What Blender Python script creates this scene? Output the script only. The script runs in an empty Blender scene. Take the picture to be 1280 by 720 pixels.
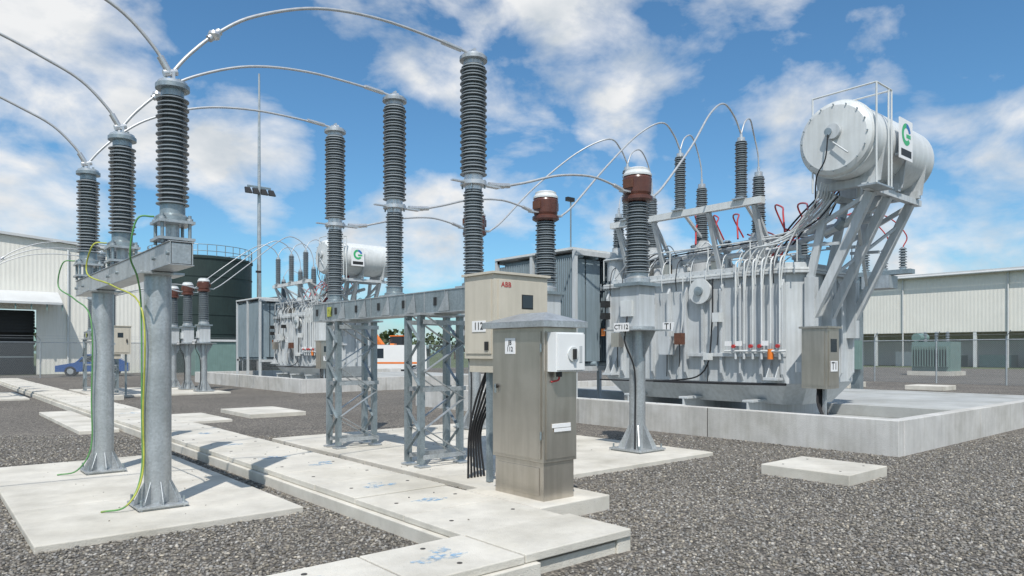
import bpy, math, random
import numpy as np
from mathutils import Vector, Matrix
random.seed(7); rng=np.random.default_rng(7)
scene=bpy.context.scene
BAY=21.6
# ------------------------------------------------------------------ materials
MATS={}
def nt(m): return m.node_tree.nodes, m.node_tree.links
def mat(name, col, rough=0.6, metal=0.0, var=0.12, scale=4.0, bump=0.0, bscale=60.0, streak=0.0, dirt=None, spec=0.5, coat=0.0):
    m=bpy.data.materials.new(name); m.use_nodes=True
    N,L=nt(m); b=N['Principled BSDF']
    b.inputs['Roughness'].default_value=rough; b.inputs['Metallic'].default_value=metal
    b.inputs['Specular IOR Level'].default_value=spec; b.inputs['Coat Weight'].default_value=coat
    tc=N.new('ShaderNodeTexCoord')
    n=N.new('ShaderNodeTexNoise'); n.inputs['Scale'].default_value=scale; n.inputs['Detail'].default_value=8; n.inputs['Roughness'].default_value=0.65
    L.new(tc.outputs['Object'],n.inputs['Vector'])
    r=N.new('ShaderNodeValToRGB')
    d=dirt if dirt else tuple(c*(1-var*2) for c in col)
    r.color_ramp.elements[0].position=0.3; r.color_ramp.elements[0].color=(*d,1)
    r.color_ramp.elements[1].position=0.62; r.color_ramp.elements[1].color=(*[min(1,c*(1+var*0.5)) for c in col],1)
    L.new(n.outputs['Fac'],r.inputs['Fac']); out=r.outputs['Color']
    if streak>0:
        mp=N.new('ShaderNodeMapping'); mp.inputs['Scale'].default_value=(9,9,0.7)
        L.new(tc.outputs['Object'],mp.inputs['Vector'])
        n2=N.new('ShaderNodeTexNoise'); n2.inputs['Scale'].default_value=1.5; n2.inputs['Detail'].default_value=5
        L.new(mp.outputs['Vector'],n2.inputs['Vector'])
        r2=N.new('ShaderNodeValToRGB'); r2.color_ramp.elements[0].position=0.35; r2.color_ramp.elements[0].color=(1-streak,1-streak,1-streak*1.1,1)
        r2.color_ramp.elements[1].position=0.6; r2.color_ramp.elements[1].color=(1,1,1,1)
        L.new(n2.outputs['Fac'],r2.inputs['Fac'])
        mx=N.new('ShaderNodeMix'); mx.data_type='RGBA'; mx.blend_type='MULTIPLY'; mx.inputs[0].default_value=1
        L.new(out,mx.inputs[6]); L.new(r2.outputs['Color'],mx.inputs[7]); out=mx.outputs[2]
    L.new(out,b.inputs['Base Color'])
    mr=N.new('ShaderNodeMapRange'); mr.inputs['To Min'].default_value=max(0.05,rough-0.1); mr.inputs['To Max'].default_value=min(1,rough+0.12)
    L.new(n.outputs['Fac'],mr.inputs['Value']); L.new(mr.outputs['Result'],b.inputs['Roughness'])
    if bump>0:
        n3=N.new('ShaderNodeTexNoise'); n3.inputs['Scale'].default_value=bscale; n3.inputs['Detail'].default_value=6
        L.new(tc.outputs['Object'],n3.inputs['Vector'])
        bp=N.new('ShaderNodeBump'); bp.inputs['Strength'].default_value=bump; bp.inputs['Distance'].default_value=0.02
        L.new(n3.outputs['Fac'],bp.inputs['Height']); L.new(bp.outputs['Normal'],b.inputs['Normal'])
    MATS[name]=m; return m
mat('insulator_grey',(0.235,0.265,0.285),0.4,0,0.08,3)
mat('insulator_dark',(0.20,0.23,0.25),0.4,0,0.08,3)
mat('brown_ceramic',(0.11,0.042,0.03),0.3,0,0.15,5)
mat('painted_grey',(0.53,0.555,0.57),0.40,0,0.07,1.3,streak=0.14)
mat('painted_grey_light',(0.64,0.66,0.66),0.38,0,0.06,1.5,streak=0.10)
mat('radiator_paint',(0.27,0.34,0.385),0.45,0,0.06,1.5,streak=0.15)
def conc(name,col,sc,streak=0):
    m=mat(name,col,0.85,0,0.10,sc,bump=0.35,bscale=90,streak=streak); N,L=nt(m); b=N['Principled BSDF']
    tc=[n for n in N if n.type=='TEX_COORD'][0]
    a=N.new('ShaderNodeTexNoise'); a.inputs['Scale'].default_value=0.55; a.inputs['Detail'].default_value=9; a.inputs['Roughness'].default_value=0.7; L.new(tc.outputs['Object'],a.inputs['Vector'])
    r=N.new('ShaderNodeValToRGB'); r.color_ramp.elements[0].position=0.36; r.color_ramp.elements[0].color=(0.80,0.79,0.76,1); r.color_ramp.elements[1].position=0.56; r.color_ramp.elements[1].color=(1,1,1,1); L.new(a.outputs['Fac'],r.inputs['Fac'])
    v=N.new('ShaderNodeTexVoronoi'); v.inputs['Scale'].default_value=26; L.new(tc.outputs['Object'],v.inputs['Vector'])
    r3=N.new('ShaderNodeValToRGB'); r3.color_ramp.elements[0].position=0.05; r3.color_ramp.elements[0].color=(0.72,0.70,0.66,1); r3.color_ramp.elements[1].position=0.13; r3.color_ramp.elements[1].color=(1,1,1,1); L.new(v.outputs['Distance'],r3.inputs['Fac'])
    src=b.inputs['Base Color'].links[0].from_socket
    for q in (r,r3):
        mx=N.new('ShaderNodeMix'); mx.data_type='RGBA'; mx.blend_type='MULTIPLY'; mx.inputs[0].default_value=1; L.new(src,mx.inputs[6]); L.new(q.outputs['Color'],mx.inputs[7]); src=mx.outputs[2]
    L.new(src,b.inputs['Base Color'])
conc('concrete',(0.63,0.60,0.535),1.7); conc('concrete_bund',(0.60,0.59,0.57),1.3,0.12); conc('concrete_floor',(0.43,0.44,0.43),0.8)
mat('stainless',(0.56,0.515,0.455),0.34,0.85,0.05,2.5,streak=0.12)
mat('beige_paint',(0.56,0.515,0.43),0.4,0,0.04,2,streak=0.08)
mat('white_plastic',(0.75,0.76,0.76),0.35,0,0.02,3)
mat('black_rubber',(0.018,0.018,0.02),0.5,0,0.1,5)
mat('aluminium',(0.62,0.63,0.64),0.35,0.7,0.08,6)
mat('cable_grey',(0.50,0.51,0.52),0.42,0.35,0.08,10)
mat('earth_green',(0.10,0.28,0.09),0.5,0,0.15,10)
mat('earth_yellow',(0.42,0.44,0.07),0.5,0,0.15,10)
mat('red_cable',(0.45,0.04,0.04),0.4,0,0.1,5)
mat('orange_paint',(0.75,0.20,0.03),0.4,0,0.05,3)
mat('sign_white',(0.80,0.80,0.80),0.4,0,0.02,3)
mat('sign_green',(0.05,0.42,0.16),0.4,0,0.02,3)
mat('sign_blue',(0.03,0.16,0.42),0.4,0,0.02,3)
mat('sign_black',(0.02,0.02,0.02),0.5,0,0.02,3)
mat('tank_green',(0.018,0.035,0.032),0.5,0,0.1,0.8,streak=0.2)
mat('roof_grey',(0.55,0.56,0.56),0.5,0,0.06,0.5)
mat('dark_interior',(0.03,0.032,0.035),0.7,0,0.1,1)
mat('hole_dark',(0.06,0.055,0.05),0.7,0,0.1,1)
mat('glass_dark',(0.03,0.04,0.05),0.08,0,0.0,1)
mat('blue_car_paint',(0.02,0.09,0.30),0.3,0,0.02,1,coat=0.5)
mat('white_car_paint',(0.75,0.75,0.74),0.3,0,0.02,1,coat=0.5)
mat('green_cabinet',(0.17,0.26,0.24),0.45,0,0.06,2,streak=0.1)
mat('leaf',(0.06,0.085,0.03),0.8,0,0.3,0.4)
mat('trunk',(0.10,0.07,0.05),0.9,0,0.2,4)
mat('grass',(0.10,0.13,0.05),0.95,0,0.25,0.15,bump=0.5,bscale=20)
mat('rust',(0.12,0.05,0.03),0.8,0,0.2,9)
def paint():
    m=mat('blue_paint',(0.25,0.45,0.66),0.85,0,0.1,14); N,L=nt(m); b=N['Principled BSDF']
    tc=[n for n in N if n.type=='TEX_COORD'][0]
    n=N.new('ShaderNodeTexNoise'); n.inputs['Scale'].default_value=18; n.inputs['Detail'].default_value=6; L.new(tc.outputs['Object'],n.inputs['Vector'])
    r=N.new('ShaderNodeValToRGB'); r.color_ramp.elements[0].position=0.42; r.color_ramp.elements[1].position=0.66; r.color_ramp.elements[1].color=(0.75,0.75,0.75,1); L.new(n.outputs['Fac'],r.inputs['Fac'])
    L.new(r.outputs['Color'],b.inputs['Alpha'])
paint()
def galv(name,c,lo=0.76):
    m=mat(name,c,0.38,0.55,0.10,2.5,streak=0.14)
    N,L=nt(m); b=N['Principled BSDF']
    v=N.new('ShaderNodeTexVoronoi'); v.inputs['Scale'].default_value=55
    tc=[n for n in N if n.type=='TEX_COORD'][0]; L.new(tc.outputs['Object'],v.inputs['Vector'])
    r=N.new('ShaderNodeValToRGB'); r.color_ramp.elements[0].color=(lo,lo,lo,1); r.color_ramp.elements[1].color=(1,1,1,1)
    L.new(v.outputs['Color'],r.inputs['Fac'])
    src=b.inputs['Base Color'].links[0].from_socket
    mx=N.new('ShaderNodeMix'); mx.data_type='RGBA'; mx.blend_type='MULTIPLY'; mx.inputs[0].default_value=1
    L.new(src,mx.inputs[6]); L.new(r.outputs['Color'],mx.inputs[7]); L.new(mx.outputs[2],b.inputs['Base Color'])
galv('galvanised',(0.54,0.57,0.59)); galv('galvanised_dark',(0.36,0.42,0.45))
def cladding(name,c,axis,scale):
    m=mat(name,c,0.5,0,0.03,0.3,streak=0.05); N,L=nt(m); b=N['Principled BSDF']
    tc=[n for n in N if n.type=='TEX_COORD'][0]
    w=N.new('ShaderNodeTexWave'); w.wave_type='BANDS'; w.bands_direction=axis; w.inputs['Scale'].default_value=scale
    L.new(tc.outputs['Object'],w.inputs['Vector'])
    bp=N.new('ShaderNodeBump'); bp.inputs['Strength'].default_value=0.25; bp.inputs['Distance'].default_value=0.05
    L.new(w.outputs['Fac'],bp.inputs['Height']); L.new(bp.outputs['Normal'],b.inputs['Normal'])
cladding('cladding_x',(0.74,0.72,0.66),'X',1.2); cladding('cladding_y',(0.74,0.72,0.66),'Y',0.9)
def gravel_mat():
    m=bpy.data.materials.new('gravel'); m.use_nodes=True; N,L=nt(m); b=N['Principled BSDF']
    b.inputs['Roughness'].default_value=0.85
    tc=N.new('ShaderNodeTexCoord')
    v=N.new('ShaderNodeTexVoronoi'); v.inputs['Scale'].default_value=40; L.new(tc.outputs['Object'],v.inputs['Vector'])
    bw=N.new('ShaderNodeSeparateColor'); L.new(v.outputs['Color'],bw.inputs['Color'])
    r=N.new('ShaderNodeValToRGB'); e=r.color_ramp.elements
    e[0].position=0; e[0].color=(0.09,0.082,0.073,1); e[1].position=1; e[1].color=(0.43,0.385,0.325,1)
    x=e.new(0.5); x.color=(0.205,0.186,0.162,1); x=e.new(0.8); x.color=(0.29,0.257,0.215,1)
    L.new(bw.outputs['Red'],r.inputs['Fac'])
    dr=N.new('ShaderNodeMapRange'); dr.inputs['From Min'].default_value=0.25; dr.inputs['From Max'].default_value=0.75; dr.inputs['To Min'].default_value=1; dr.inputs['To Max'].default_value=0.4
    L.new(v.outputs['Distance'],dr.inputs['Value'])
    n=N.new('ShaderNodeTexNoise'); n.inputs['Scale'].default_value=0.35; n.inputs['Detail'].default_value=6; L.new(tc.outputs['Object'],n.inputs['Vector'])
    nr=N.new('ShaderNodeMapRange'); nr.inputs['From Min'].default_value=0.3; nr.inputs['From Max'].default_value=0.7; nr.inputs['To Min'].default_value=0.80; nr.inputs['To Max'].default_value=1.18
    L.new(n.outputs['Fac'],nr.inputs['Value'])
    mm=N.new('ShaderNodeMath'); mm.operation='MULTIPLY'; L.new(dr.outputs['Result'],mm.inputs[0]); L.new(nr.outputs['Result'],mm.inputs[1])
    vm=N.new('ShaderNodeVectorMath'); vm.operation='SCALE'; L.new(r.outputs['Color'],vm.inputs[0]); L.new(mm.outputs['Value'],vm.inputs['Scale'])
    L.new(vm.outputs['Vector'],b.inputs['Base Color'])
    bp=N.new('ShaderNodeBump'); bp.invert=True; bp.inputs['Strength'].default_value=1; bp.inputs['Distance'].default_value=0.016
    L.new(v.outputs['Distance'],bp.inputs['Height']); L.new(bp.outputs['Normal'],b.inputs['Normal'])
    MATS['gravel']=m
    m=bpy.data.materials.new('stone'); m.use_nodes=True; N,L=nt(m); b=N['Principled BSDF']; b.inputs['Roughness'].default_value=0.8
    a=N.new('ShaderNodeAttribute'); a.attribute_name='Col'; L.new(a.outputs['Color'],b.inputs['Base Color']); MATS['stone']=m
gravel_mat()
def chain_mat():
    m=bpy.data.materials.new('chain_link'); m.use_nodes=True; N,L=nt(m); b=N['Principled BSDF']
    b.inputs['Base Color'].default_value=(0.35,0.37,0.38,1); b.inputs['Metallic'].default_value=0.5
    tc=N.new('ShaderNodeTexCoord'); sp=N.new('ShaderNodeSeparateXYZ'); L.new(tc.outputs['Object'],sp.inputs[0])
    def M(op,a,bv):
        k=N.new('ShaderNodeMath'); k.operation=op
        for i,s in enumerate((a,bv)):
            if s is None: continue
            if isinstance(s,(int,float)): k.inputs[i].default_value=s
            else: L.new(s,k.inputs[i])
        return k.outputs[0]
    h=M('ADD',sp.outputs['X'],sp.outputs['Y'])
    fs=[]
    for sgn in (1,-1):
        q=M('MULTIPLY',M('ADD',h,M('MULTIPLY',sp.outputs['Z'],sgn)),11.0)
        f=M('FRACT',q,None); fs.append(M('LESS_THAN',f,0.14))
    f=M('MAXIMUM',fs[0],fs[1])
    t=N.new('ShaderNodeBsdfTransparent'); mx=N.new('ShaderNodeMixShader')
    L.new(f,mx.inputs[0]); L.new(t.outputs[0],mx.inputs[1]); L.new(b.outputs[0],mx.inputs[2]); L.new(mx.outputs[0],N['Material Output'].inputs['Surface'])
    MATS['chain_link']=m
chain_mat()
# ------------------------------------------------------------------ mesh builder
def V(*a): return Vector(a)
class MB:
    def __init__(s): s.v=[]; s.f=[]; s.m=[]; s.s=[]; s.mats=[]
    def mi(s,n):
        if n not in s.mats: s.mats.append(n)
        return s.mats.index(n)
    def add(s,vs,fs,m,smooth=False):
        o=len(s.v); s.v+= [tuple(p) for p in vs]; k=s.mi(m)
        for f in fs: s.f.append([i+o for i in f]); s.m.append(k); s.s.append(smooth)
    def box(s,a,b,m):
        x0,x1=sorted((a[0],b[0])); y0,y1=sorted((a[1],b[1])); z0,z1=sorted((a[2],b[2]))
        vs=[(x0,y0,z0),(x1,y0,z0),(x1,y1,z0),(x0,y1,z0),(x0,y0,z1),(x1,y0,z1),(x1,y1,z1),(x0,y1,z1)]
        s.add(vs,[(0,3,2,1),(4,5,6,7),(0,1,5,4),(1,2,6,5),(2,3,7,6),(3,0,4,7)],m)
    def bar(s,p0,p1,w,h,m,up=(0,0,1)):
        p0=Vector(p0);p1=Vector(p1); d=(p1-p0).normalized(); u=Vector(up)
        if abs(d.dot(u))>0.99: u=Vector((0,1,0))
        r=d.cross(u).normalized(); u=r.cross(d).normalized()
        vs=[]
        for p in (p0,p1):
            for a,b in ((-1,-1),(1,-1),(1,1),(-1,1)): vs.append(p+r*(a*w/2)+u*(b*h/2))
        s.add(vs,[(3,2,1,0),(4,5,6,7),(0,1,5,4),(1,2,6,5),(2,3,7,6),(3,0,4,7)],m)
    def angle(s,p0,p1,w,m,t=0.008,up=(0,0,1)):
        s.bar(p0,p1,w,t,m,up); p0=Vector(p0);p1=Vector(p1); d=(p1-p0).normalized(); u=Vector(up)
        if abs(d.dot(u))>0.99: u=Vector((0,1,0))
        r=d.cross(u).normalized(); u=r.cross(d).normalized()
        o=r*(w/2-t/2)+u*(w/2+t/2+0.0005); s.bar(p0+o,p1+o,t,w,m,up)
    def prism(s,pts,ext,m):
        n=len(pts); e=Vector(ext); vs=[Vector(p) for p in pts]+[Vector(p)+e for p in pts]
        fs=[tuple(range(n-1,-1,-1)),tuple(range(n,2*n))]+[(i,(i+1)%n,n+(i+1)%n,n+i) for i in range(n)]
        s.add(vs,fs,m)
    def cyl(s,p0,p1,r,m,r1=None,seg=16,caps=True):
        s.lathe(p0,[(r,0),(r if r1 is None else r1,(Vector(p1)-Vector(p0)).length)],m,seg,Vector(p1)-Vector(p0),caps)
    def lathe(s,o,prof,m,seg=20,axis=(0,0,1),caps=True):
        o=Vector(o); a=Vector(axis).normalized(); t=Vector((1,0,0)) if abs(a.x)<0.9 else Vector((0,1,0))
        u=a.cross(t).normalized(); w=a.cross(u)
        cs=[u*math.cos(2*math.pi*i/seg)+w*math.sin(2*math.pi*i/seg) for i in range(seg)]
        for (ra,za),(rb,zb) in zip(prof[:-1],prof[1:]):
            vs=[o+a*za+c*ra for c in cs]+[o+a*zb+c*rb for c in cs]
            s.add(vs,[(i,(i+1)%seg,seg+(i+1)%seg,seg+i) for i in range(seg)],m,True)
        if caps:
            for k,(r,z) in ((0,prof[0]),(1,prof[-1])):
                if r>1e-4:
                    s.add([o+a*z+c*r for c in cs],[tuple(range(seg)) if k else tuple(range(seg-1,-1,-1))],m)
    def tube(s,pts,r,m,seg=8,sub=6,smooth=True):
        P=[Vector(p) for p in pts]
        if smooth and len(P)>2:
            Q=[]; E=[P[0]*2-P[1]]+P+[P[-1]*2-P[-2]]
            for i in range(1,len(E)-2):
                a,b,c,d=E[i-1:i+3]
                for k in range(sub):
                    t=k/sub; Q.append(0.5*((2*b)+(c-a)*t+(2*a-5*b+4*c-d)*t*t+(3*b-a-3*c+d)*t**3))
            Q.append(P[-1]); P=Q
        rings=[]; u=None
        for i,p in enumerate(P):
            d=(P[min(i+1,len(P)-1)]-P[max(i-1,0)]).normalized()
            if u is None:
                t=Vector((0,0,1)) if abs(d.z)<0.9 else Vector((1,0,0)); u=d.cross(t).normalized()
            u=(u-d*u.dot(d)).normalized(); w=d.cross(u)
            rings.append([p+(u*math.cos(2*math.pi*k/seg)+w*math.sin(2*math.pi*k/seg))*r for k in range(seg)])
        vs=[q for R in rings for q in R]; fs=[]
        for i in range(len(rings)-1):
            for k in range(seg): fs.append((i*seg+k,i*seg+(k+1)%seg,(i+1)*seg+(k+1)%seg,(i+1)*seg+k))
        s.add(vs,fs,m,True)
    def ins(s,o,z1,rc,R,n,m,taper=1.0,seg=22):
        o=Vector(o); H=z1-o.z; p=H/n; prof=[(rc,0)]
        for i in range(n):
            f=1+(taper-1)*i/n; rr=(R if i%2==0 else R*0.9)*f; c=rc*f; z=i*p
            prof+=[(c,z+0.26*p),(rr,z+0.16*p),(rr,z+0.34*p),(c*1.12,z+0.82*p)]
        prof.append((rc*taper,H)); s.lathe(o,prof,m,seg)
    def text(s,body,o,xd,up,size,m):
        cu=bpy.data.curves.new('t','FONT'); cu.body=body; cu.size=size; cu.align_x='CENTER'; cu.align_y='CENTER'; cu.resolution_u=2; cu.offset=size*0.015
        ob=bpy.data.objects.new('t',cu); scene.collection.objects.link(ob); dg=bpy.context.evaluated_depsgraph_get()
        me=bpy.data.meshes.new_from_object(ob.evaluated_get(dg)); xd=Vector(xd); up=Vector(up); o=Vector(o)
        s.add([o+xd*v.co.x+up*v.co.y for v in me.vertices],[tuple(p.vertices) for p in me.polygons],m)
        bpy.data.objects.remove(ob); bpy.data.curves.remove(cu); bpy.data.meshes.remove(me)
    def obj(s,name,parent=None,bevel=0,off=(0,0,0)):
        me=bpy.data.meshes.new(name); me.from_pydata(s.v,[],s.f)
        for n in s.mats: me.materials.append(MATS[n])
        me.polygons.foreach_set('material_index',s.m); me.polygons.foreach_set('use_smooth',s.s); me.update()
        ob=bpy.data.objects.new(name,me); scene.collection.objects.link(ob); ob.location=off
        if parent: ob.parent=parent
        if bevel:
            b=ob.modifiers.new('bevel','BEVEL'); b.width=bevel; b.segments=2; b.limit_method='ANGLE'; b.angle_limit=math.radians(50)
        return ob
def copy(ob,off,parent=None):
    c=ob.copy(); scene.collection.objects.link(c); c.name=ob.name.split('.')[0]
    if parent: c.parent=parent
    else: c.location=Vector(ob.location)+Vector(off)
    for ch in ob.children: copy(ch,(0,0,0),c)
    return c
NX=((0,-1,0),(0,0,1)); NY=((1,0,0),(0,0,1))
def plate_text(b,body,x,y,z,w,h,face,size,mcol='sign_black',pm='sign_white'):
    if face=='X':
        b.box((x-0.006,y-w/2,z-h/2),(x,y+w/2,z+h/2),pm); ls=body.split('\n')
        for i,t in enumerate(ls): b.text(t,(x-0.009,y,z+((len(ls)-1)/2-i)*size*1.0),*NX,size,mcol)
    else:
        b.box((x-w/2,y-0.006,z-h/2),(x+w/2,y,z+h/2),pm); ls=body.split('\n')
        for i,t in enumerate(ls): b.text(t,(x,y-0.009,z+((len(ls)-1)/2-i)*size*1.0),*NY,size,mcol)
def bolt(b,x,y,z,r=0.015,h=0.05): b.cyl((x,y,z),(x,y,z+h*0.5),r*1.7,'galvanised',seg=6); b.cyl((x,y,z+h*0.5),(x,y,z+h),r,'galvanised_dark',seg=8)
def pole_base(b,x,y,z,r,s=0.42,gh=0.22,m='galvanised'):
    b.box((x-s/2,y-s/2,z+0.02),(x+s/2,y+s/2,z+0.045),m)
    b.box((x-s/2+.02,y-s/2+.02,z),(x+s/2-.02,y+s/2-.02,z+0.019),'concrete_floor')
    for k in range(8):
        a=k*math.pi/4; d=V(math.cos(a),math.sin(a),0); L=s*0.48
        p=V(x,y,z+0.045); t=V(-d.y,d.x,0)*0.006
        b.prism([p+d*(r-0.004)-t,p+d*L-t,p+d*(L*0.98)+V(0,0,0.03)-t,p+d*(r-0.004)+V(0,0,gh)-t],t*2,m)
    for sx in(-1,1):
        for sy in(-1,1): bolt(b,x+sx*s*0.42,y+sy*s*0.42,z+0.0,0.013,0.11)
# ------------------------------------------------------------------ ground
PH=[7.15,9.25,11.35]; PH2=[7.24,9.19,11.14]
g=MB(); g.add([(-500,-500,0),(900,-500,0),(900,900,0),(-500,900,0)],[(0,1,2,3)],'grass'); g.obj('ground',off=(0,0,-0.03))
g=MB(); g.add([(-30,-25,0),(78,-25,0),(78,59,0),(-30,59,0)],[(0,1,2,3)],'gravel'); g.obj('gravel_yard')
# ------------------------------------------------------------------ cable trench
tr=MB()
def slab(b,x0,x1,y0,y1,z0,z1,m='concrete'): b.box((x0,y0,z0),(x1,y1,z1),m)
slab(tr,3.22,3.40,4.42,46,-0.05,0.115); slab(tr,4.26,4.42,3.72,46,-0.05,0.115); slab(tr,3.40,4.26,3.74,46,-0.05,0.09)
def smear(b,cx,cy,z,n=3,s=1.0):
    for q in range(n):
        ox=cx+random.uniform(-.14,.14); oy=cy+random.uniform(-.1,.1); k=16
        pts=[(ox+math.cos(a*2*math.pi/k)*random.uniform(.05,.12)*s,oy+math.sin(a*2*math.pi/k)*random.uniform(.03,.07)*s,z+q*0.0007) for a in range(k)]
        b.add(pts,[tuple(range(k))],'blue_paint')
y=4.42; i=0
while y<46:
    L=0.9; x0=3.27+random.uniform(-.008,.008); dz=random.uniform(-.005,.005)
    slab(tr,x0,x0+1.08,y,y+L-0.014,0.118,0.178+dz)
    for sx in(0.2,0.88):
        tr.cyl((x0+sx,y+L*0.5,0.178+dz),(x0+sx,y+L*0.5,0.181+dz),0.02,'hole_dark',seg=10)
    if i in (1,2,4,5,7,9,12,15): smear(tr,x0+0.55+random.uniform(-.2,.2),y+L/2+random.uniform(-.2,.2),0.1805+dz,4,1.1)
    y+=L; i+=1
slab(tr,3.27,4.40,3.70,4.408,0.118,0.182)
slab(tr,-12,3.26,3.74,4.40,-0.05,0.09); slab(tr,-12,3.38,3.66,3.735,-0.05,0.115)
x=3.258; i=0
while x>-12:
    slab(tr,x-0.9+0.014,x,3.70+random.uniform(-.006,.006),4.44,0.118,0.178+random.uniform(-.003,.0))
    for sy in (3.85,4.3): tr.cyl((x-0.45,sy,0.176),(x-0.45,sy,0.181),0.02,'hole_dark',seg=10)
    if i in(0,1): smear(tr,x-0.5,4.1,0.1805,4,1.2)
    x-=0.9; i+=1
tr.obj('cable_trench',bevel=0.008)
def pad(x0,x1,y0,y1,h=0.05,splits=()):
    b=MB(); ys=[y0]+list(splits)+[y1]
    for a,c in zip(ys[:-1],ys[1:]): slab(b,x0,x1,a+0.005,c-0.005,-0.1,h)
    return b.obj('concrete_pad',bevel=0.01)
p1=pad(0.73,2.97,6.7,11.6,0.06,(8.3,)); copy(p1,(0,BAY,0))
p2=pad(4.9,9.4,6.27,12.4,0.06,(9.0,)); copy(p2,(0,BAY,0))
pad(2.45,3.15,15.8,21.5,0.07,(18.5,)); pad(4.5,5.6,16.5,18.8,0.06); pad(6.2,7.6,17.0,19.2,0.1)
b=MB(); slab(b,8.5,9.58,3.80,4.95,-0.02,0.13)
for q in ((8.7,4.0),(9.35,4.0),(8.7,4.75),(9.35,4.75)): b.cyl((q[0],q[1],0.13),(q[0],q[1],0.133),0.015,'hole_dark',seg=8)
b.obj('concrete_access_cover',bevel=0.01)
# ------------------------------------------------------------------ bay equipment
bay=[]
PX=1.87
def terminal(b,x,y,z,r=0.09):
    b.cyl((x,y,z),(x,y,z+0.03),r,'aluminium',seg=18); b.box((x-0.09,y-0.035,z+0.03),(x+0.09,y+0.035,z+0.055),'aluminium')
    b.box((x-0.012,y-0.04,z+0.055),(x+0.012,y+0.04,z+0.12),'aluminium')
    for sx in (-0.06,0.06): b.cyl((x+sx,y,z+0.055),(x+sx,y,z+0.08),0.014,'galvanised_dark',seg=6)
b=MB()
for py in (7.68,10.35):
    pole_base(b,PX,py,0.06,0.125,0.46); b.cyl((PX,py,0.1),(PX,py,2.36),0.125,'galvanised',seg=32)
    b.box((PX-0.2,py-0.2,2.36),(PX+0.2,py+0.2,2.385),'galvanised')
B0,B1=6.85,11.65
b.box((PX-0.11,B0,2.39),(PX+0.11,B1,2.40),'galvanised'); b.box((PX-0.11,B0,2.60),(PX+0.11,B1,2.61),'galvanised')
b.box((PX-0.10,B0+.002,2.401),(PX-0.09,B1-.002,2.599),'galvanised'); b.box((PX+0.09,B0+.002,2.401),(PX+0.10,B1-.002,2.599),'galvanised')
b.box((PX-0.085,B0+.01,2.405),(PX+0.085,B0+.02,2.595),'galvanised')
for py in PH:
    for sy in (-0.25,0.25): b.cyl((PX-0.101,py+sy,2.5),(PX-0.125,py+sy,2.5),0.02,'galvanised_dark',seg=6)
bay.append(b.obj('insulator_support_stand',bevel=0.004))
for i,py in enumerate(PH):
    b=MB()
    for zz in (2.64,2.80): b.box((PX-0.16,py-0.16,zz),(PX+0.16,py+0.16,zz+0.025),'galvanised')
    for sx in(-1,1):
        for sy in(-1,1):
            b.cyl((PX+sx*.12,py+sy*.12,2.611),(PX+sx*.12,py+sy*.12,2.88),0.016,'galvanised_dark',seg=8)
            b.cyl((PX+sx*.12,py+sy*.12,2.826),(PX+sx*.12,py+sy*.12,2.85),0.03,'galvanised',seg=6)
    b.cyl((PX,py,2.67),(PX,py,2.80),0.06,'galvanised',seg=14)
    b.lathe((PX,py,2.826),[(0.15,0),(0.15,0.04),(0.11,0.07),(0.11,0.16)],'galvanised_dark',24)
    b.ins((PX,py,2.98),4.00,0.085,0.145,25,'insulator_grey')
    b.lathe((PX,py,4.00),[(0.10,0),(0.10,0.06),(0.15,0.07),(0.15,0.11)],'galvanised_dark',24)
    terminal(b,PX,py,4.11,0.13)
    bay.append(b.obj('post_insulator'))
    b=MB(); tgt=7.68 if i<2 else 10.35
    b.tube([(PX-0.16,py,2.86),(PX-0.3,py+0.02,2.82),(PX-0.34,py+0.1,2.5),(PX-0.24,(py+tgt)/2,2.3),(PX-0.15,tgt-0.05*i,2.0),(PX-0.145,tgt-0.05*i,1.0),(PX-0.15,tgt-0.05*i,0.4),(PX-0.3,tgt-0.1,0.12),(PX-0.5,tgt,0.07)],0.009,'earth_green' if i!=1 else 'earth_yellow',seg=6)
    bay.append(b.obj('earthing_cable'))
GX=5.5
b=MB()
b.box((GX-0.2,6.9,2.12),(GX+0.2,11.6,2.132),'galvanised'); b.box((GX-0.2,6.9,2.41),(GX+0.2,11.6,2.422),'galvanised')
for sx in(-1,1): b.box((GX+sx*0.185-0.005,6.902,2.133),(GX+sx*0.185+0.005,11.598,2.409),'galvanised_dark')
for k in range(10):
    yy=7.1+k*0.49; b.box((GX-0.2,yy,2.134),(GX-0.191,yy+0.012,2.408),'galvanised')
for yy in (7.5,8.3,9.0,9.7,10.4,11.1):
    b.prism([(GX-0.196,yy,2.14),(GX-0.196,yy+0.25,2.14),(GX-0.196,yy+0.04,2.40)],(-0.008,0,0),'galvanised')
    b.box((GX-0.202,yy+0.3,2.22),(GX-0.191,yy+0.36,2.33),'sign_black')
plate_text(b,'!',GX-0.2,10.95,2.27,0.14,0.16,'X',0.1,pm='earth_yellow')
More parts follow.
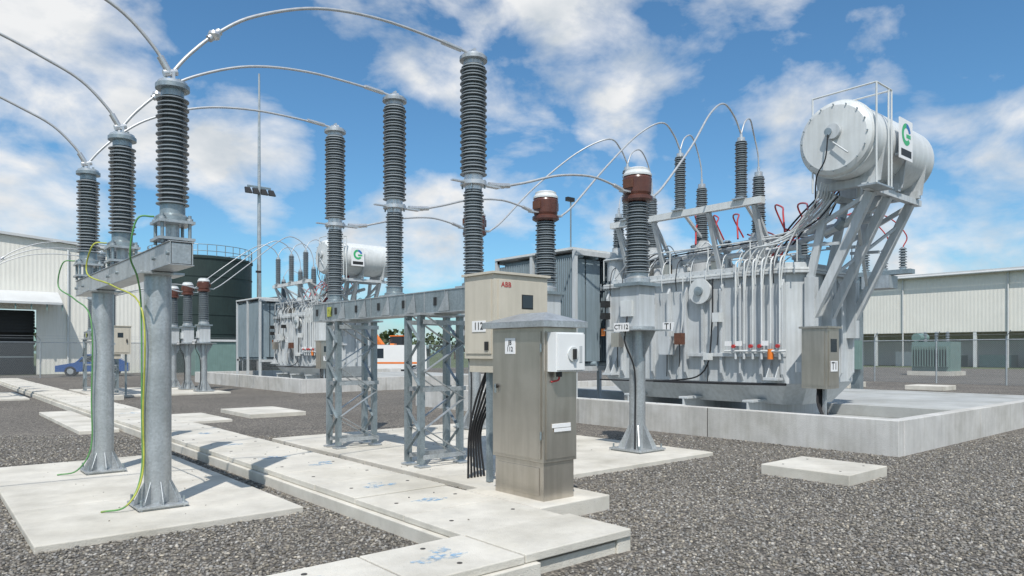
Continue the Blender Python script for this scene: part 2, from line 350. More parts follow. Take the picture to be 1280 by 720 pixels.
for ty in (8.1,10.5):
    for lx in (GX-0.32,GX+0.32):
        for dy in (-0.16,0.16):
            b.angle((lx,ty+dy,0.1),(lx,ty+dy,2.118),0.075,'galvanised_dark')
            b.box((lx-0.08,ty+dy-0.07,0.065),(lx+0.09,ty+dy+0.09,0.085),'galvanised')
        n=6
        for k in range(n):
            z0=0.25+k*0.3; z1=z0+0.3; s=1 if k%2 else -1
            b.bar((lx-0.045,ty-0.16*s,z0),(lx-0.045,ty+0.16*s,z1),0.008,0.045,'galvanised_dark',up=(1,0,0))
    for dy in (-0.21,0.13):
        for k in range(5):
            z0=0.2+k*0.38; z1=z0+0.38; s=1 if k%2 else -1
            b.bar((GX-0.32*s,ty+dy,z0),(GX+0.32*s,ty+dy,z1),0.008,0.05,'galvanised',up=(0,1,0))
        for zz in (0.2,1.1,2.0): b.bar((GX-0.35,ty+dy-0.012,zz),(GX+0.35,ty+dy-0.012,zz),0.008,0.06,'galvanised')
    b.box((GX-0.42,ty-0.25,2.09),(GX+0.42,ty-0.1,2.118),'galvanised'); b.box((GX-0.42,ty+0.1,2.09),(GX+0.42,ty+0.25,2.118),'galvanised')
bay.append(b.obj('steel_gantry'))
for i,py in enumerate(PH2):
    b=MB()
    b.box((GX-0.17,py-0.17,2.423),(GX+0.17,py+0.17,2.445),'galvanised')
    b.lathe((GX,py,2.445),[(0.15,0),(0.15,0.03),(0.12,0.05),(0.12,0.12)],'galvanised_dark',24)
    b.ins((GX,py,2.56),3.68,0.09,0.135,30,'insulator_dark')
    b.lathe((GX,py,3.68),[(0.11,0),(0.11,0.05),(0.17,0.06),(0.17,0.11),(0.12,0.12),(0.12,0.19)],'aluminium',24)
    b.ins((GX,py,3.87),5.28,0.12,0.174,34,'insulator_grey')
    b.lathe((GX,py,5.28),[(0.13,0),(0.13,0.05),(0.18,0.06),(0.18,0.10)],'galvanised',24)
    terminal(b,GX,py,5.38,0.15)
    b.box((GX+0.15,py-0.04,3.76),(GX+0.42,py+0.04,3.78),'aluminium'); b.cyl((GX+0.25,py,3.79),(GX+0.5,py,3.81),0.035,'aluminium',seg=12)
    b.box((GX-0.34,py-0.03,3.76),(GX-0.15,py+0.03,3.775),'aluminium')
    for a in (0.7,2.3,3.9,5.5): b.cyl((GX+0.145*math.cos(a),py+0.145*math.sin(a),3.70),(GX+0.145*math.cos(a),py+0.145*math.sin(a),3.81),0.012,'galvanised_dark',seg=6)
    bay.append(b.obj('insulator_column'))
CX=8.65
for i,py in enumerate(PH):
    b=MB()
    pole_base(b,CX,py,0.06,0.13,0.62,0.36); b.cyl((CX,py,0.1),(CX,py,1.95),0.125,'galvanised',seg=28)
    for sy in (-1,1):
        b.prism([(CX-0.006,py+sy*0.12,1.5),(CX-0.006,py+sy*0.36,1.93),(CX-0.006,py+sy*0.12,1.93)],(0.012,0,0),'galvanised')
        b.prism([(CX+sy*0.12,py-0.006,1.5),(CX+sy*0.36,py-0.006,1.93),(CX+sy*0.12,py-0.006,1.93)],(0,0.012,0),'galvanised')
    b.box((CX-0.37,py-0.37,1.93),(CX+0.37,py+0.37,1.95),'galvanised')
    b.box((CX-0.19,py-0.19,1.95),(CX+0.19,py+0.19,2.62),'painted_grey')
    b.lathe((CX,py,1.955),[(0.27,0),(0.27,0.04),(0.2,0.05)],'galvanised',24)
    b.box((CX-0.26,py-0.26,2.62),(CX+0.26,py+0.26,2.67),'galvanised_dark')
    b.box((CX-0.24,py-0.08,2.15),(CX-0.19,py+0.14,2.4),'painted_grey_light')
    b.lathe((CX,py,2.67),[(0.2,0),(0.2,0.07),(0.17,0.1),(0.17,0.16)],'galvanised',24)
    b.ins((CX,py,2.83),3.94,0.14,0.205,26,'insulator_dark',taper=0.88)
    b.lathe((CX,py,3.94),[(0.19,0),(0.24,0.03),(0.24,0.08),(0.20,0.10),(0.215,0.14),(0.225,0.36),(0.21,0.40)],'brown_ceramic',28)
    b.lathe((CX,py,4.34),[(0.225,0),(0.225,0.03),(0.19,0.08),(0.19,0.11),(0.15,0.13),(0.0,0.14)],'painted_grey_light',28)
    for sx in(-1,1):
        b.box((CX+sx*0.21,py-0.05,4.06),(CX+sx*0.38,py+0.05,4.085),'aluminium')
        b.box((CX+sx*0.21,py-0.09,4.14),(CX+sx*0.235,py+0.09,4.28),'rust')
    plate_text(b,'CT112',CX-0.375,py,1.98,0.30,0.13,'X',0.10)
    b.tube([(CX-0.24,py,2.15),(CX-0.3,py,1.85),(CX-0.3,py-0.02,1.7),(CX-0.16,py-0.08,1.3),(CX-0.15,py-0.08,0.5),(CX-0.2,py-0.12,0.1)],0.014,'black_rubber',seg=6)
    bay.append(b.obj('current_transformer'))
# overhead conductors
arch=[(1.85,4.21),(2.02,4.45),(2.28,4.73),(2.66,5.02),(3.34,5.32),(4.13,5.45),(5.03,5.45),(5.5,5.42)]
back=[(1.85,4.21),(1.72,4.42),(1.46,4.67),(1.12,4.83),(.6,5.02),(-.2,5.22),(-1.2,5.36),(-2.2,5.41),(-3.0,5.41)]
for i,py in enumerate(PH):
    dy=PH2[i]-py
    b=MB(); b.tube([(x,py+dy*max(0,(x-1.85)/3.65),z) for x,z in arch],0.017,'cable_grey')
    for x,z,yy in ((1.85,4.21,py),(5.5,5.42,PH2[i])): b.cyl((x-0.06,yy,z),(x+0.06,yy,z+0.04),0.032,'aluminium',seg=10)
    b.cyl((2.2,py,4.65),(2.3,py,4.75),0.036,'aluminium',seg=12)
    b.lathe((2.25,py,4.70),[(0,-0.05),(0.05,-0.03),(0.06,0),(0.05,0.03),(0,0.05)],'aluminium',12)
    b.cyl((5.0,PH2[i],5.452),(5.3,PH2[i],5.435),0.03,'aluminium',seg=10)
    bay.append(b.obj('overhead_conductor'))
    b=MB(); b.tube([(x,py,z) for x,z in back],0.017,'cable_grey'); b.cyl((1.85,py,4.21),(1.76,py,4.36),0.032,'aluminium',seg=10)
    bay.append(b.obj('overhead_conductor'))
    b=MB(); b.tube([(5.98,PH2[i],3.80),(6.4,PH2[i],3.92),(6.95,py,4.09),(7.6,py,4.18),(8.1,py,4.13),(8.35,py,4.08)],0.017,'cable_grey')
    b.cyl((5.8,PH2[i],3.79),(6.1,PH2[i],3.83),0.034,'aluminium',seg=10); b.cyl((8.3,py,4.085),(8.1,py,4.13),0.03,'aluminium',seg=10)
    bay.append(b.obj('overhead_conductor'))
# control cabinet on the gantry end
b=MB()
b.box((5.08,6.3,1.52),(5.92,6.86,2.5),'beige_paint')
b.box((5.05,6.27,2.502),(5.95,6.89,2.53),'beige_paint')
b.box((5.14,6.285,1.58),(5.86,6.298,2.44),'beige_paint')
b.box((5.067,6.34,1.58),(5.078,6.82,2.44),'beige_paint')
b.box((5.50,6.276,2.12),(5.66,6.284,2.27),'glass_dark'); b.box((5.49,6.281,2.11),(5.67,6.2845,2.28),'sign_black')
b.cyl((5.78,6.25,2.0),(5.78,6.284,2.0),0.025,'sign_black',seg=12); b.box((5.765,6.245,1.93),(5.795,6.27,2.07),'sign_black')
b.text('ABB',(5.25,6.281,2.38),*NY,0.085,'red_cable')
plate_text(b,'112',5.065,6.56,1.90,0.26,0.13,'X',0.12)
b.box((5.055,6.38,1.62),(5.066,6.45,1.72),'sign_black')
b.box((5.12,6.34,1.36),(5.6,6.82,1.519),'beige_paint')
b.box((5.3,6.895,1.7),(5.7,7.0,2.1),'galvanised_dark')
for sx in(5.2,5.8): b.box((sx-0.03,6.5,0.07),(sx+0.03,6.56,1.36 if sx<5.6 else 1.519),'galvanised_dark')
for k in range(6):
    b.tube([(5.2+0.05*k,6.6+0.03*(k%2),1.36),(5.16+0.05*k,6.75,1.0),(5.14+0.05*k,6.85+0.02*k,0.6),(5.16+0.05*k,6.9,0.05)],0.015,'black_rubber',seg=7)
bay.append(b.obj('control_cabinet',bevel=0.006))
# stainless junction cabinet
jp=MB(); slab(jp,4.44,5.40,4.82,5.98,-0.05,0.15); bay.append(jp.obj('cabinet_plinth',bevel=0.01))
b=MB(); x0,x1,y0,y1=4.63,5.08,4.98,5.76
b.box((x0+0.02,y0+0.02,0.15),(x1-0.02,y1-0.02,0.52),'stainless')
b.box((x0,y0,0.525),(x1,y1,1.84),'stainless')
b.box((x0-0.012,y0+0.035,0.56),(x0-0.001,y1-0.035,1.80),'stainless')
b.box((x0+0.03,y0-0.012,0.56),(x1-0.03,y0-0.001,1.80),'stainless')
b.box((x0+0.012,y0+0.08,0.2),(x0+0.0195,y1-0.08,0.47),'stainless')
r0,r1,q0,q1=x0-0.08,x1+0.07,y0-0.09,y1+0.08
b.box((r0,q0,1.842),(r1,q1,1.90),'galvanised')
xm=(r0+r1)/2
b.add([(r0,q0,1.901),(r1,q0,1.901),(r1,q1,1.901),(r0,q1,1.901),(xm,q0+0.28,2.00),(xm,q1-0.28,2.00)],[(0,1,4),(1,2,5,4),(2,3,5),(3,0,4,5)],'galvanised')
plate_text(b,'JB\n112',x0-0.0125,5.46,1.66,0.16,0.16,'X',0.066)
b.cyl((x0-0.04,y1-0.09,1.25),(x0-0.012,y1-0.09,1.25),0.022,'sign_black',seg=12); b.box((x0-0.045,y1-0.1,1.18),(x0-0.03,y1-0.08,1.27),'galvanised_dark')
for zz in (0.75,1.6): b.cyl((x0-0.02,y0+0.02,zz),(x0-0.02,y0+0.02,zz+0.08),0.01,'galvanised_dark',seg=8)
b.box((x0+0.1,y0-0.02,0.86),(x1-0.1,y0-0.0125,0.90),'sign_white'); b.box((x0+0.12,y0-0.024,0.82),(x1-0.1,y0-0.0205,0.855),'sign_white')
bx0,bx1=x0+0.04,x1-0.03
b.box((bx0,y0-0.13,1.41),(bx1,y0-0.0125,1.79),'white_plastic'); b.box((bx0+0.012,y0-0.155,1.425),(bx1-0.012,y0-0.131,1.775),'white_plastic')
b.cyl((bx0+0.2,y0-0.156,1.58),(bx0+0.2,y0-0.17,1.58),0.07,'painted_grey_light',seg=20); b.box((bx0+0.185,y0-0.2,1.53),(bx0+0.215,y0-0.171,1.63),'sign_black')
b.box((bx0+0.29,y0-0.16,1.5),(bx0+0.33,y0-0.156,1.66),'painted_grey')
b.cyl((bx0+0.1,y0-0.07,1.36),(bx0+0.1,y0-0.07,1.409),0.03,'sign_black',seg=10)
b.tube([(bx0+0.1,y0-0.07,1.38),(bx0+0.1,y0-0.06,1.33),(bx0+0.04,y0-0.02,1.31)],0.01,'red_cable',seg=6)
bay.append(b.obj('junction_cabinet',bevel=0.005))
# ------------------------------------------------------------------ bund
b=MB()
bx0,bx1,by0,by1,bh=11.43,24.0,4.36,17.9,0.55
def wallrun(k,c,seg):
    while k<c-0.05:
        e=min(k+seg,c); yield k+0.006,e-0.006; k=e
for a,c in wallrun(by0+0.002,by1,3.4): b.box((bx0,a,-0.1),(bx0+0.2,c,bh),'concrete_bund')
for a,c in wallrun(by0,by1,3.4): b.box((bx1,a,-0.1),(bx1+0.2,c,0.36),'concrete_floor')
for a,c in wallrun(bx0+0.2,bx1,3.5): b.box((a,by0,-0.1),(c,by0+0.2,bh),'concrete_bund'); b.box((a,by1-0.2,-0.1),(c,by1,bh),'concrete_bund')
b.box((bx0+0.2,by0+0.2,-0.1),(bx1,by1-0.2,0.08),'concrete_floor')
b.box((17.2,by0+0.2,0.081),(bx1,by1-0.2,0.34),'concrete_floor')
for k in range(1,4): b.box((bx0-0.003,by0+k*3.4-0.009,0.0),(bx0+0.02,by0+k*3.4+0.009,bh-0.004),'hole_dark')
bay.append(b.obj('bund_wall',bevel=0.012))
# ------------------------------------------------------------------ transformer
root=bpy.data.objects.new('power_transformer',None); scene.collection.objects.link(root); bay.append(root)
TX0,TX1,TY0,TY1=13.5,16.1,7.0,12.4
t=MB(); G='painted_grey'; P='painted_grey_light'
def outline(x0,x1,y0,y1,c,z): return [(x0+c,y0,z),(x1-c,y0,z),(x1,y0+c,z),(x1,y1-c,z),(x1-c,y1,z),(x0+c,y1,z),(x0,y1-c,z),(x0,y0+c,z)]
lo=outline(TX0+0.35,TX1-0.35,TY0+0.3,TY1-0.3,0.3,0.5); hi=outline(TX0,TX1,TY0,TY1,0.3,0.95)
t.add(lo+hi,[tuple(range(7,-1,-1))]+[(i,(i+1)%8,8+(i+1)%8,8+i) for i in range(8)],G)
t.prism(hi,(0,0,2.25),G)
t.prism(outline(TX0-0.1,TX1+0.1,TY0-0.1,TY1+0.1,0.32,3.2),(0,0,0.05),G); t.prism(outline(TX0-0.1,TX1+0.1,TY0-0.1,TY1+0.1,0.32,3.256),(0,0,0.05),P)
t.prism(outline(TX0+0.05,TX1-0.05,TY0+0.05,TY1-0.05,0.3,3.31),(0,0,0.12),G)
for k in range(27):
    yy=TY0+0.1+k*0.2
    t.cyl((TX0-0.06,yy,3.17),(TX0-0.06,yy,3.34),0.016,'galvanised',seg=6)
for k in range(11):
    yy=TY0+0.35+k*0.47
    t.prism([(TX0+0.02,yy-0.03,0.95),(TX0-0.10,yy-0.03,1.15),(TX0-0.12,yy-0.03,2.95),(TX0-0.0,yy-0.03,3.15)],(0,0.06,0),G)
for k in range(4):
    xx=TX0+0.5+k*0.55
    t.prism([(xx-0.03,TY0+0.02,0.95),(xx-0.03,TY0-0.1,1.15),(xx-0.03,TY0-0.1,2.95),(xx-0.03,TY0,3.15)],(0.06,0,0),G)
t.box((TX0-0.14,TY0+0.3,1.5),(TX0-0.005,TY0+2.6,1.58),G)
for yy in (8.0,9.6,11.2):
    t.box((TX0-0.3,yy-0.12,0.09),(TX1+0.3,yy+0.12,0.14),G); t.box((TX0-0.3,yy-0.02,0.14),(TX1+0.3,yy+0.02,0.55),G); t.box((TX0-0.3,yy-0.12,0.55),(TX1+0.3,yy+0.12,0.6),G)
for yy in (7.5,11.9): t.box((TX0-0.28,yy-0.16,1.02),(TX0,yy+0.16,1.08),G); t.prism([(TX0,yy-0.1,1.08),(TX0-0.25,yy-0.1,1.08),(TX0,yy-0.1,1.5)],(0,0.02,0),G); t.prism([(TX0,yy+0.1,1.08),(TX0-0.25,yy+0.1,1.08),(TX0,yy+0.1,1.5)],(0,0.02,0),G)
t.lathe((TX0-0.02,9.25,2.95),[(0.24,0),(0.24,0.12),(0.28,0.13),(0.28,0.16),(0.0,0.17)],P,28,axis=(-1,0,0))
t.lathe((TX0-0.05,9.25,2.95),[(0.10,0.14),(0.10,0.2),(0,0.21)],'galvanised_dark',16,axis=(-1,0,0))
t.obj('tank',root,bevel=0.008)
t=MB()
for k,yy in enumerate((7.35,7.55,7.75,7.95,8.15,8.35)):
    t.tube([(TX0+0.3+0.1*k,yy,3.6),(TX0-0.05,yy,3.55),(TX0-0.17,yy,3.3),(TX0-0.17,yy,2.6),(TX0-0.17,yy,1.75)],0.018,P,seg=8,sub=4)
    t.cyl((TX0-0.17,yy,1.66),(TX0-0.17,yy,1.78),0.035,'aluminium',seg=10); t.cyl((TX0-0.17,yy,1.45),(TX0-0.17,yy,1.66),0.028 if k!=1 else 0.06,'orange_paint' if k==1 else G,seg=10)
    if k in (0,2,3,5): t.cyl((TX0-0.22,yy,1.72),(TX0-0.28,yy,1.72),0.04,'red_cable',seg=8)
t.cyl((TX0-0.19,7.2,1.62),(TX0-0.19,8.6,1.62),0.025,P,seg=10)
for (yy,zz) in ((7.65,1.78),(8.25,1.78),(8.5,1.78)): t.box((TX0-0.24,yy-0.07,zz-0.05),(TX0-0.2,yy+0.07,zz+0.05),'sign_white')
t.tube([(TX0-0.2,8.9,3.2),(TX0-0.22,8.9,2.2),(TX0-0.2,9.1,1.2),(TX0-0.2,10.0,0.95),(TX0-0.2,12.2,0.9)],0.018,'black_rubber',seg=7)
t.tube([(TX0-0.2,7.2,0.95),(TX0-0.22,8.6,0.93),(TX0-0.2,10.5,0.92)],0.028,'black_rubber',seg=7)
t.tube([(TX0-0.17,9.7,3.3),(TX0-0.17,9.7,2.4),(TX0-0.17,9.75,2.05)],0.015,P,seg=7)
t.tube([(TX0-0.16,11.3,3.4),(TX0-0.16,11.3,2.7),(TX0-0.16,11.5,2.1)],0.015,'black_rubber',seg=7)
for (yy,zz,w,h,m) in ((10.1,1.75,0.3,0.42,G),(9.75,1.9,0.16,0.26,'rust'),(11.0,2.3,0.26,0.3,P),(8.75,2.35,0.16,0.2,P),(11.6,1.9,0.25,0.35,'stainless'),(10.6,2.8,0.16,0.16,'sign_black'),(12.0,2.5,0.16,0.16,'sign_black'),(12.0,2.8,0.16,0.16,'sign_black'),(9.0,1.5,0.12,0.15,P)):
    t.box((TX0-0.32,yy-w/2,zz-h/2),(TX0-0.13,yy+w/2,zz+h/2),m)
    t.tube([(TX0-0.22,yy,zz-h/2),(TX0-0.22,yy,zz-h/2-0.3),(TX0-0.1,yy+0.1,zz-h/2-0.5)],0.012,'black_rubber',seg=6)
plate_text(t,'T1',TX0-0.325,9.98,2.18,0.32,0.2,'X',0.2)
plate_text(t,'!',TX0-0.13,12.15,2.1,0.14,0.18,'X',0.1,pm='orange_paint')
t.cyl((TX0-0.5,9.4,0.35),(TX0-0.5,17,0.35),0.09,P,seg=16)
for yy in (10,12,14,16): t.box((TX0-0.6,yy-0.03,0.08),(TX0-0.4,yy+0.03,0.27),'galvanised')
t.cyl((TX0+0.35,7.2,3.75),(TX0+0.35,12.2,3.68),0.06,G,seg=14)
for yy in (7.6,8.9,10.6,12.0): t.cyl((TX0+0.35,yy,3.42),(TX0+0.35,yy,3.72),0.04,G,seg=10)
t.cyl((15.1,6.2,4.35),(15.1,12.0,3.95),0.07,G,seg=14)
for k in range(7):
    yy=7.4+k*0.7; t.lathe((TX0+0.7+0.12*(k%3),yy,3.42),[(0.1,0),(0.1,0.12+0.05*(k%2)),(0.14,0.13+0.05*(k%2)),(0.14,0.2),(0.05,0.22),(0.05,0.34)],P,16)
for k in range(16):
    yy=7.2+random.random()*4.9; xx=random.choice([13.75,14.0,15.0,15.5,15.8])+random.uniform(-.08,.08); hh=random.random()*0.3
    t.box((xx-0.08,yy-0.1,3.43),(xx+0.08,yy+0.1,3.58+hh),random.choice([G,P,'stainless',G]))
    t.tube([(xx,yy,3.58+hh),(xx-0.1,yy+0.2,3.85+hh),(xx-0.2,yy+0.5,3.8),(xx-0.2,yy+0.9,3.45)],0.014,random.choice(['black_rubber',P,'cable_grey']),seg=6)
for k in range(12):
    yy=7.5+k*0.4; t.tube([(14.0,yy+0.3,3.7),(13.7,yy+0.1,3.75),(13.42,yy,3.62),(13.34,yy,3.3),(13.36,yy,3.0)],0.011,random.choice(['black_rubber',P,P]),seg=6)
for (a,c) in (((13.55,7.1),(13.55,12.3)),((16.0,7.1),(16.0,12.3))):
    t.cyl((a[0],a[1],3.95),(c[0],c[1],3.95),0.016,P,seg=8)
    for k in range(6):
        yy=a[1]+k*1.04; t.cyl((a[0],yy,3.42),(a[0],yy,3.95),0.014,P,seg=8)
t.obj('pipework',root)
t=MB()
BU=[(14.5,8.5,5.68),(14.5,10.0,5.68),(14.5,11.5,5.68),(13.9,12.1,5.2)]
for (x,yy,zt) in BU:
    t.lathe((x,yy,3.42),[(0.3,0),(0.3,0.5),(0.36,0.51),(0.36,0.58),(0.22,0.6),(0.22,0.75),(0.17,0.76),(0.17,0.84)],G,26)
    for k in range(10): a=k*math.pi/5; t.cyl((x+0.33*math.cos(a),yy+0.33*math.sin(a),3.9),(x+0.33*math.cos(a),yy+0.33*math.sin(a),4.03),0.014,'galvanised_dark',seg=6)
    t.ins((x,yy,4.26),zt-0.12,0.105,0.165,int((zt-4.38)/0.045),'insulator_dark',taper=0.8)
    t.lathe((x,yy,zt-0.12),[(0.09,0),(0.09,0.08),(0.03,0.09),(0.03,0.2)],'aluminium',16)
for k in range(4):
    x=15.6; yy=8.0+k*1.0
    t.lathe((x,yy,3.42),[(0.18,0),(0.18,0.3),(0.22,0.31),(0.22,0.36)],G,20); t.ins((x,yy,3.8),4.4,0.06,0.11,10,'insulator_dark')
t.obj('bushings',root)
t=MB()
AR=[(13.3,8.2),(13.3,9.75),(13.3,11.3)]
t.box((13.22,7.7,4.66),(13.38,11.8,4.8),P)
for yy in (7.9,9.0,10.5,11.6):
    t.bar((13.3,yy,4.66),(13.75,yy,3.43),0.09,0.09,G); t.bar((13.35,yy,4.6),(14.3,yy,3.43),0.07,0.07,G)
for x,yy in AR:
    t.box((x-0.14,yy-0.14,4.801),(x+0.14,yy+0.14,4.829),'galvanised')
    t.ins((x,yy,4.86),6.05,0.08,0.13,26,'insulator_dark'); t.lathe((x,yy,6.05),[(0.08,0),(0.08,0.06),(0.03,0.07),(0.03,0.14)],'aluminium',16)
    t.lathe((x,yy,4.83),[(0.1,0),(0.1,0.03)],'aluminium',16)
    t.bar((x,yy-0.05,4.8),(14.4,yy+0.2,4.35),0.06,0.06,P)
t.obj('surge_arresters',root)
# conservator
t=MB(); CY,CZ,CR,CL=6.15,5.60,0.70,3.15; X0=13.1
t.lathe((X0,CY,CZ),[(0.0,-0.02),(CR*0.86,0.0),(CR*0.97,0.05),(CR,0.12),(CR,CL-0.2),(CR*0.96,CL-0.1),(CR*0.8,CL-0.03),(0,CL)],P,48,axis=(1,0,0))
t.lathe((X0,CY,CZ),[(CR+0.001,0.14),(CR+0.025,0.145),(CR+0.025,0.18),(CR+0.001,0.185)],P,48,axis=(1,0,0),caps=False)
t.lathe((X0-0.07,CY-0.02,CZ+0.1),[(0.14,0.05),(0.14,-0.03),(0.0,-0.04)],G,20,axis=(1,0,0))
t.cyl((X0-0.08,CY-0.02,CZ-0.1),(X0-0.08,CY-0.3,CZ-0.35),0.015,G,seg=8); t.cyl((X0-0.06,CY+0.05,CZ+0.1),(X0-0.13,CY+0.05,CZ+0.1),0.07,'galvanised_dark',seg=20)
t.tube([(X0-0.12,CY+0.05,CZ+0.05),(X0-0.12,CY+0.1,CZ-0.4),(X0-0.05,CY+0.3,CZ-0.7),(X0+0.3,CY+0.5,CZ-1.2)],0.014,'black_rubber',seg=6)
for k in range(16):
    a=k*math.pi/8; t.cyl((X0,CY+0.62*math.cos(a),CZ+0.62*math.sin(a)),(X0-0.03,CY+0.62*math.cos(a),CZ+0.62*math.sin(a)),0.013,'galvanised_dark',seg=6)
for xx in (13.7,14.7,15.7):
    t.box((xx-0.06,CY-0.55,CZ-0.86),(xx+0.06,CY+0.55,CZ-0.705),G); t.prism([(xx-0.01,CY-0.6,CZ-0.8),(xx-0.01,CY+0.6,CZ-0.8),(xx-0.01,CY+0.68,CZ-0.15),(xx-0.01,CY+0.52,CZ-0.45),(xx-0.01,CY,CZ-0.68),(xx-0.01,CY-0.52,CZ-0.45),(xx-0.01,CY-0.68,CZ-0.15)],(0.02,0,0),G)
t.box((13.4,CY-0.5,CZ-0.98),(15.95,CY-0.38,CZ-0.865),G); t.box((13.4,CY+0.38,CZ-0.98),(15.95,CY+0.5,CZ-0.865),G)
for xx in (13.75,14.5,15.6):
    t.bar((xx,CY-0.4,CZ-0.98),(xx,TY0-0.12,2.3),0.16,0.12,G,up=(1,0,0)); t.bar((xx,CY+0.42,CZ-0.98),(xx,TY0-0.08,3.1),0.14,0.1,G,up=(1,0,0))
    t.bar((xx,CY-0.4,CZ-1.0),(xx,TY0-0.02,4.0),0.08,0.08,G,up=(1,0,0)); t.box((xx-0.09,TY0-0.2,1.9),(xx+0.09,TY0,3.1),G)
    t.bar((xx,6.35,3.72),(xx,6.95,3.75),0.06,0.06,G)
t.bar((13.75,6.0,4.2),(15.6,6.6,3.0),0.06,0.05,G); t.bar((15.6,6.0,4.2),(13.75,6.6,3.0),0.06,0.05,G)
for k in range(6):
    t.tube([(13.25+0.1*k,CY+0.3,CZ-0.75),(13.3+0.1*k,CY+0.45,CZ-1.1),(13.4,6.9+0.07*k,4.25-0.08*k),(13.40,7.2+0.17*k,3.75),(13.36,7.3+0.2*k,3.35),(13.36,7.35+0.2*k,2.9)],0.017,P,seg=8)
for k in range(3): t.tube([(13.5+.1*k,6.3,4.6),(13.5+.1*k,6.9,4.1),(13.7,8.2,4.0-0.05*k),(13.7,10.5,3.9-0.05*k),(13.7,11.8,3.6)],0.016,[P,'black_rubber','cable_grey'][k],seg=7)
t.tube([(14.2,CY,CZ-0.68),(14.2,CY+0.05,CZ-1.2),(14.2,6.6,4.1),(14.3,7.6,3.9),(14.3,8.6,3.8)],0.06,P,seg=10)
t.lathe((14.2,6.6,4.1),[(0.1,0),(0.1,0.2),(0.07,0.22)],'galvanised_dark',14,axis=(0,-0.7,0.6))
for (x,yy,zt) in ((13.2,5.42,0.86),(13.85,5.42,0.86),(13.2,6.6,0.86),(13.72,5.42,0.86)):
    t.cyl((x,yy,CZ-0.95),(x,yy,CZ+zt),0.018,P,seg=8)
t.cyl((13.2,5.42,CZ+0.86),(13.85,5.42,CZ+0.86),0.018,P,seg=8)
t.cyl((13.2,5.42,CZ+0.86),(13.2,6.6,CZ+0.86),0.018,P,seg=8); t.cyl((13.85,5.42,CZ+0.86),(13.85,6.2,CZ+0.86),0.018,P,seg=8); t.cyl((13.85,6.2,CZ+0.86),(13.85,6.2,CZ+0.6),0.018,P,seg=8)
t.box((13.2,5.4,CZ-0.97),(13.9,5.75,CZ-0.94),'galvanised')
sx,sy,sz=14.35,5.36,5.62
t.box((sx-0.3,sy-0.01,sz-0.38),(sx+0.3,sy+0.01,sz+0.38),'sign_white'); t.box((sx-0.2,sy+0.011,sz-0.3),(sx+0.2,CY-CR*0.96,sz-0.26),G)
for c0,c1,m in ((0.25,1.55,'sign_blue'),(1.6,5.6,'sign_green')):
    pts=[]; K=16
    for k in range(K+1): a=c0+(c1-c0)*k/K; pts.append((sx+0.21*math.cos(a),sy-0.013,sz+0.1+0.21*math.sin(a)))
    for k in range(K,-1,-1): a=c0+(c1-c0)*k/K; pts.append((sx+0.12*math.cos(a),sy-0.013,sz+0.1+0.12*math.sin(a)))
    t.add(pts,[(k,k+1,2*K-k,2*K+1-k) for k in range(K)],m)
t.box((sx,sy-0.014,sz+0.04),(sx+0.2,sy-0.0105,sz+0.11),'sign_green')
t.box((sx-0.24,sy-0.013,sz-0.32),(sx+0.24,sy-0.0105,sz-0.19),'sign_black')
t.obj('conservator',root)
t=MB()
t.box((13.12,6.28,0.9),(13.6,6.78,2.05),'stainless'); t.box((13.08,6.24,2.052),(13.64,6.82,2.09),'stainless')
t.box((13.106,6.33,0.96),(13.118,6.73,2.0),'stainless'); t.box((13.17,6.268,0.96),(13.55,6.279,2.0),'stainless')
t.box((13.24,6.262,1.6),(13.48,6.267,1.85),'glass_dark'); plate_text(t,'T1',13.36,6.262,1.33,0.28,0.2,'Y',0.2)
t.box((13.3,6.78,1.2),(13.5,7.0,1.4),G); t.box((13.3,6.4,0.08),(13.36,6.46,0.9),'galvanised')
for k in range(5): t.tube([(13.2+0.07*k,6.5,0.9),(13.2+0.07*k,6.5,0.6),(13.25+0.05*k,6.4,0.3),(13.2+0.09*k,6.3,0.09)],0.022,'black_rubber',seg=6)
t.obj('marshalling_box',root,bevel=0.006)
t=MB(); R='radiator_paint'
for (ry0,ry1) in ((12.95,14.3),(14.5,15.85)):
    yy=ry0
    while yy<ry1:
        for (rx0,rx1) in ((13.0,13.52),(13.58,14.1),(14.5,15.02),(15.1,15.62)):
            t.box((rx0,yy,1.35),(rx1,yy+0.022,4.05),R)
        yy+=0.075
    for zz in (1.28,4.12):
        for xx in (13.26,13.84,14.76,15.36): t.cyl((xx,ry0-0.15,zz),(xx,ry1,zz),0.07,R,seg=12)
for zz in (1.2,4.2):
    t.cyl((14.3,12.4,zz if zz<2 else 3.05),(14.3,12.8,zz if zz<2 else 3.05),0.12,G,seg=14); t.box((12.95,12.72,zz-0.09),(15.7,12.79,zz+0.03),G)
    t.box((12.95,15.9,zz-0.06),(15.7,15.98,zz+0.03),G)
t.box((12.92,12.8,4.24),(15.72,15.98,4.3),P)
for xx in (12.94,15.64):
    for yy in (12.74,14.38,15.9): t.box((xx,yy,0.08),(xx+0.1,yy+0.1,4.235),G)
t.cyl((13.0,12.95,4.3),(13.0,12.95,5.5),0.02,'galvanised_dark',seg=8); t.box((12.85,12.9,5.5),(13.1,13.0,5.6),'sign_black')
t.obj('radiators',root)
t=MB()
for (x,yy),bu,cy in zip(AR,BU,PH):
    t.tube([(CX+0.38,cy,4.08),(CX+0.8,cy+0.1,4.35),(CX+2.0,cy+0.4,5.3),(CX+3.2,(cy+yy)/2+0.3,6.25),(12.5,yy-0.1,6.62),(13.05,yy,6.5),(x,yy,6.19)],0.019,'cable_grey')
    t.tube([(x,yy,6.19),(13.5,yy+0.03,6.5),(13.9,(yy+bu[1])/2,6.66),(14.3,bu[1],6.45),(14.47,bu[1],6.05),(bu[0],bu[1],bu[2]+0.05)],0.017,'cable_grey')
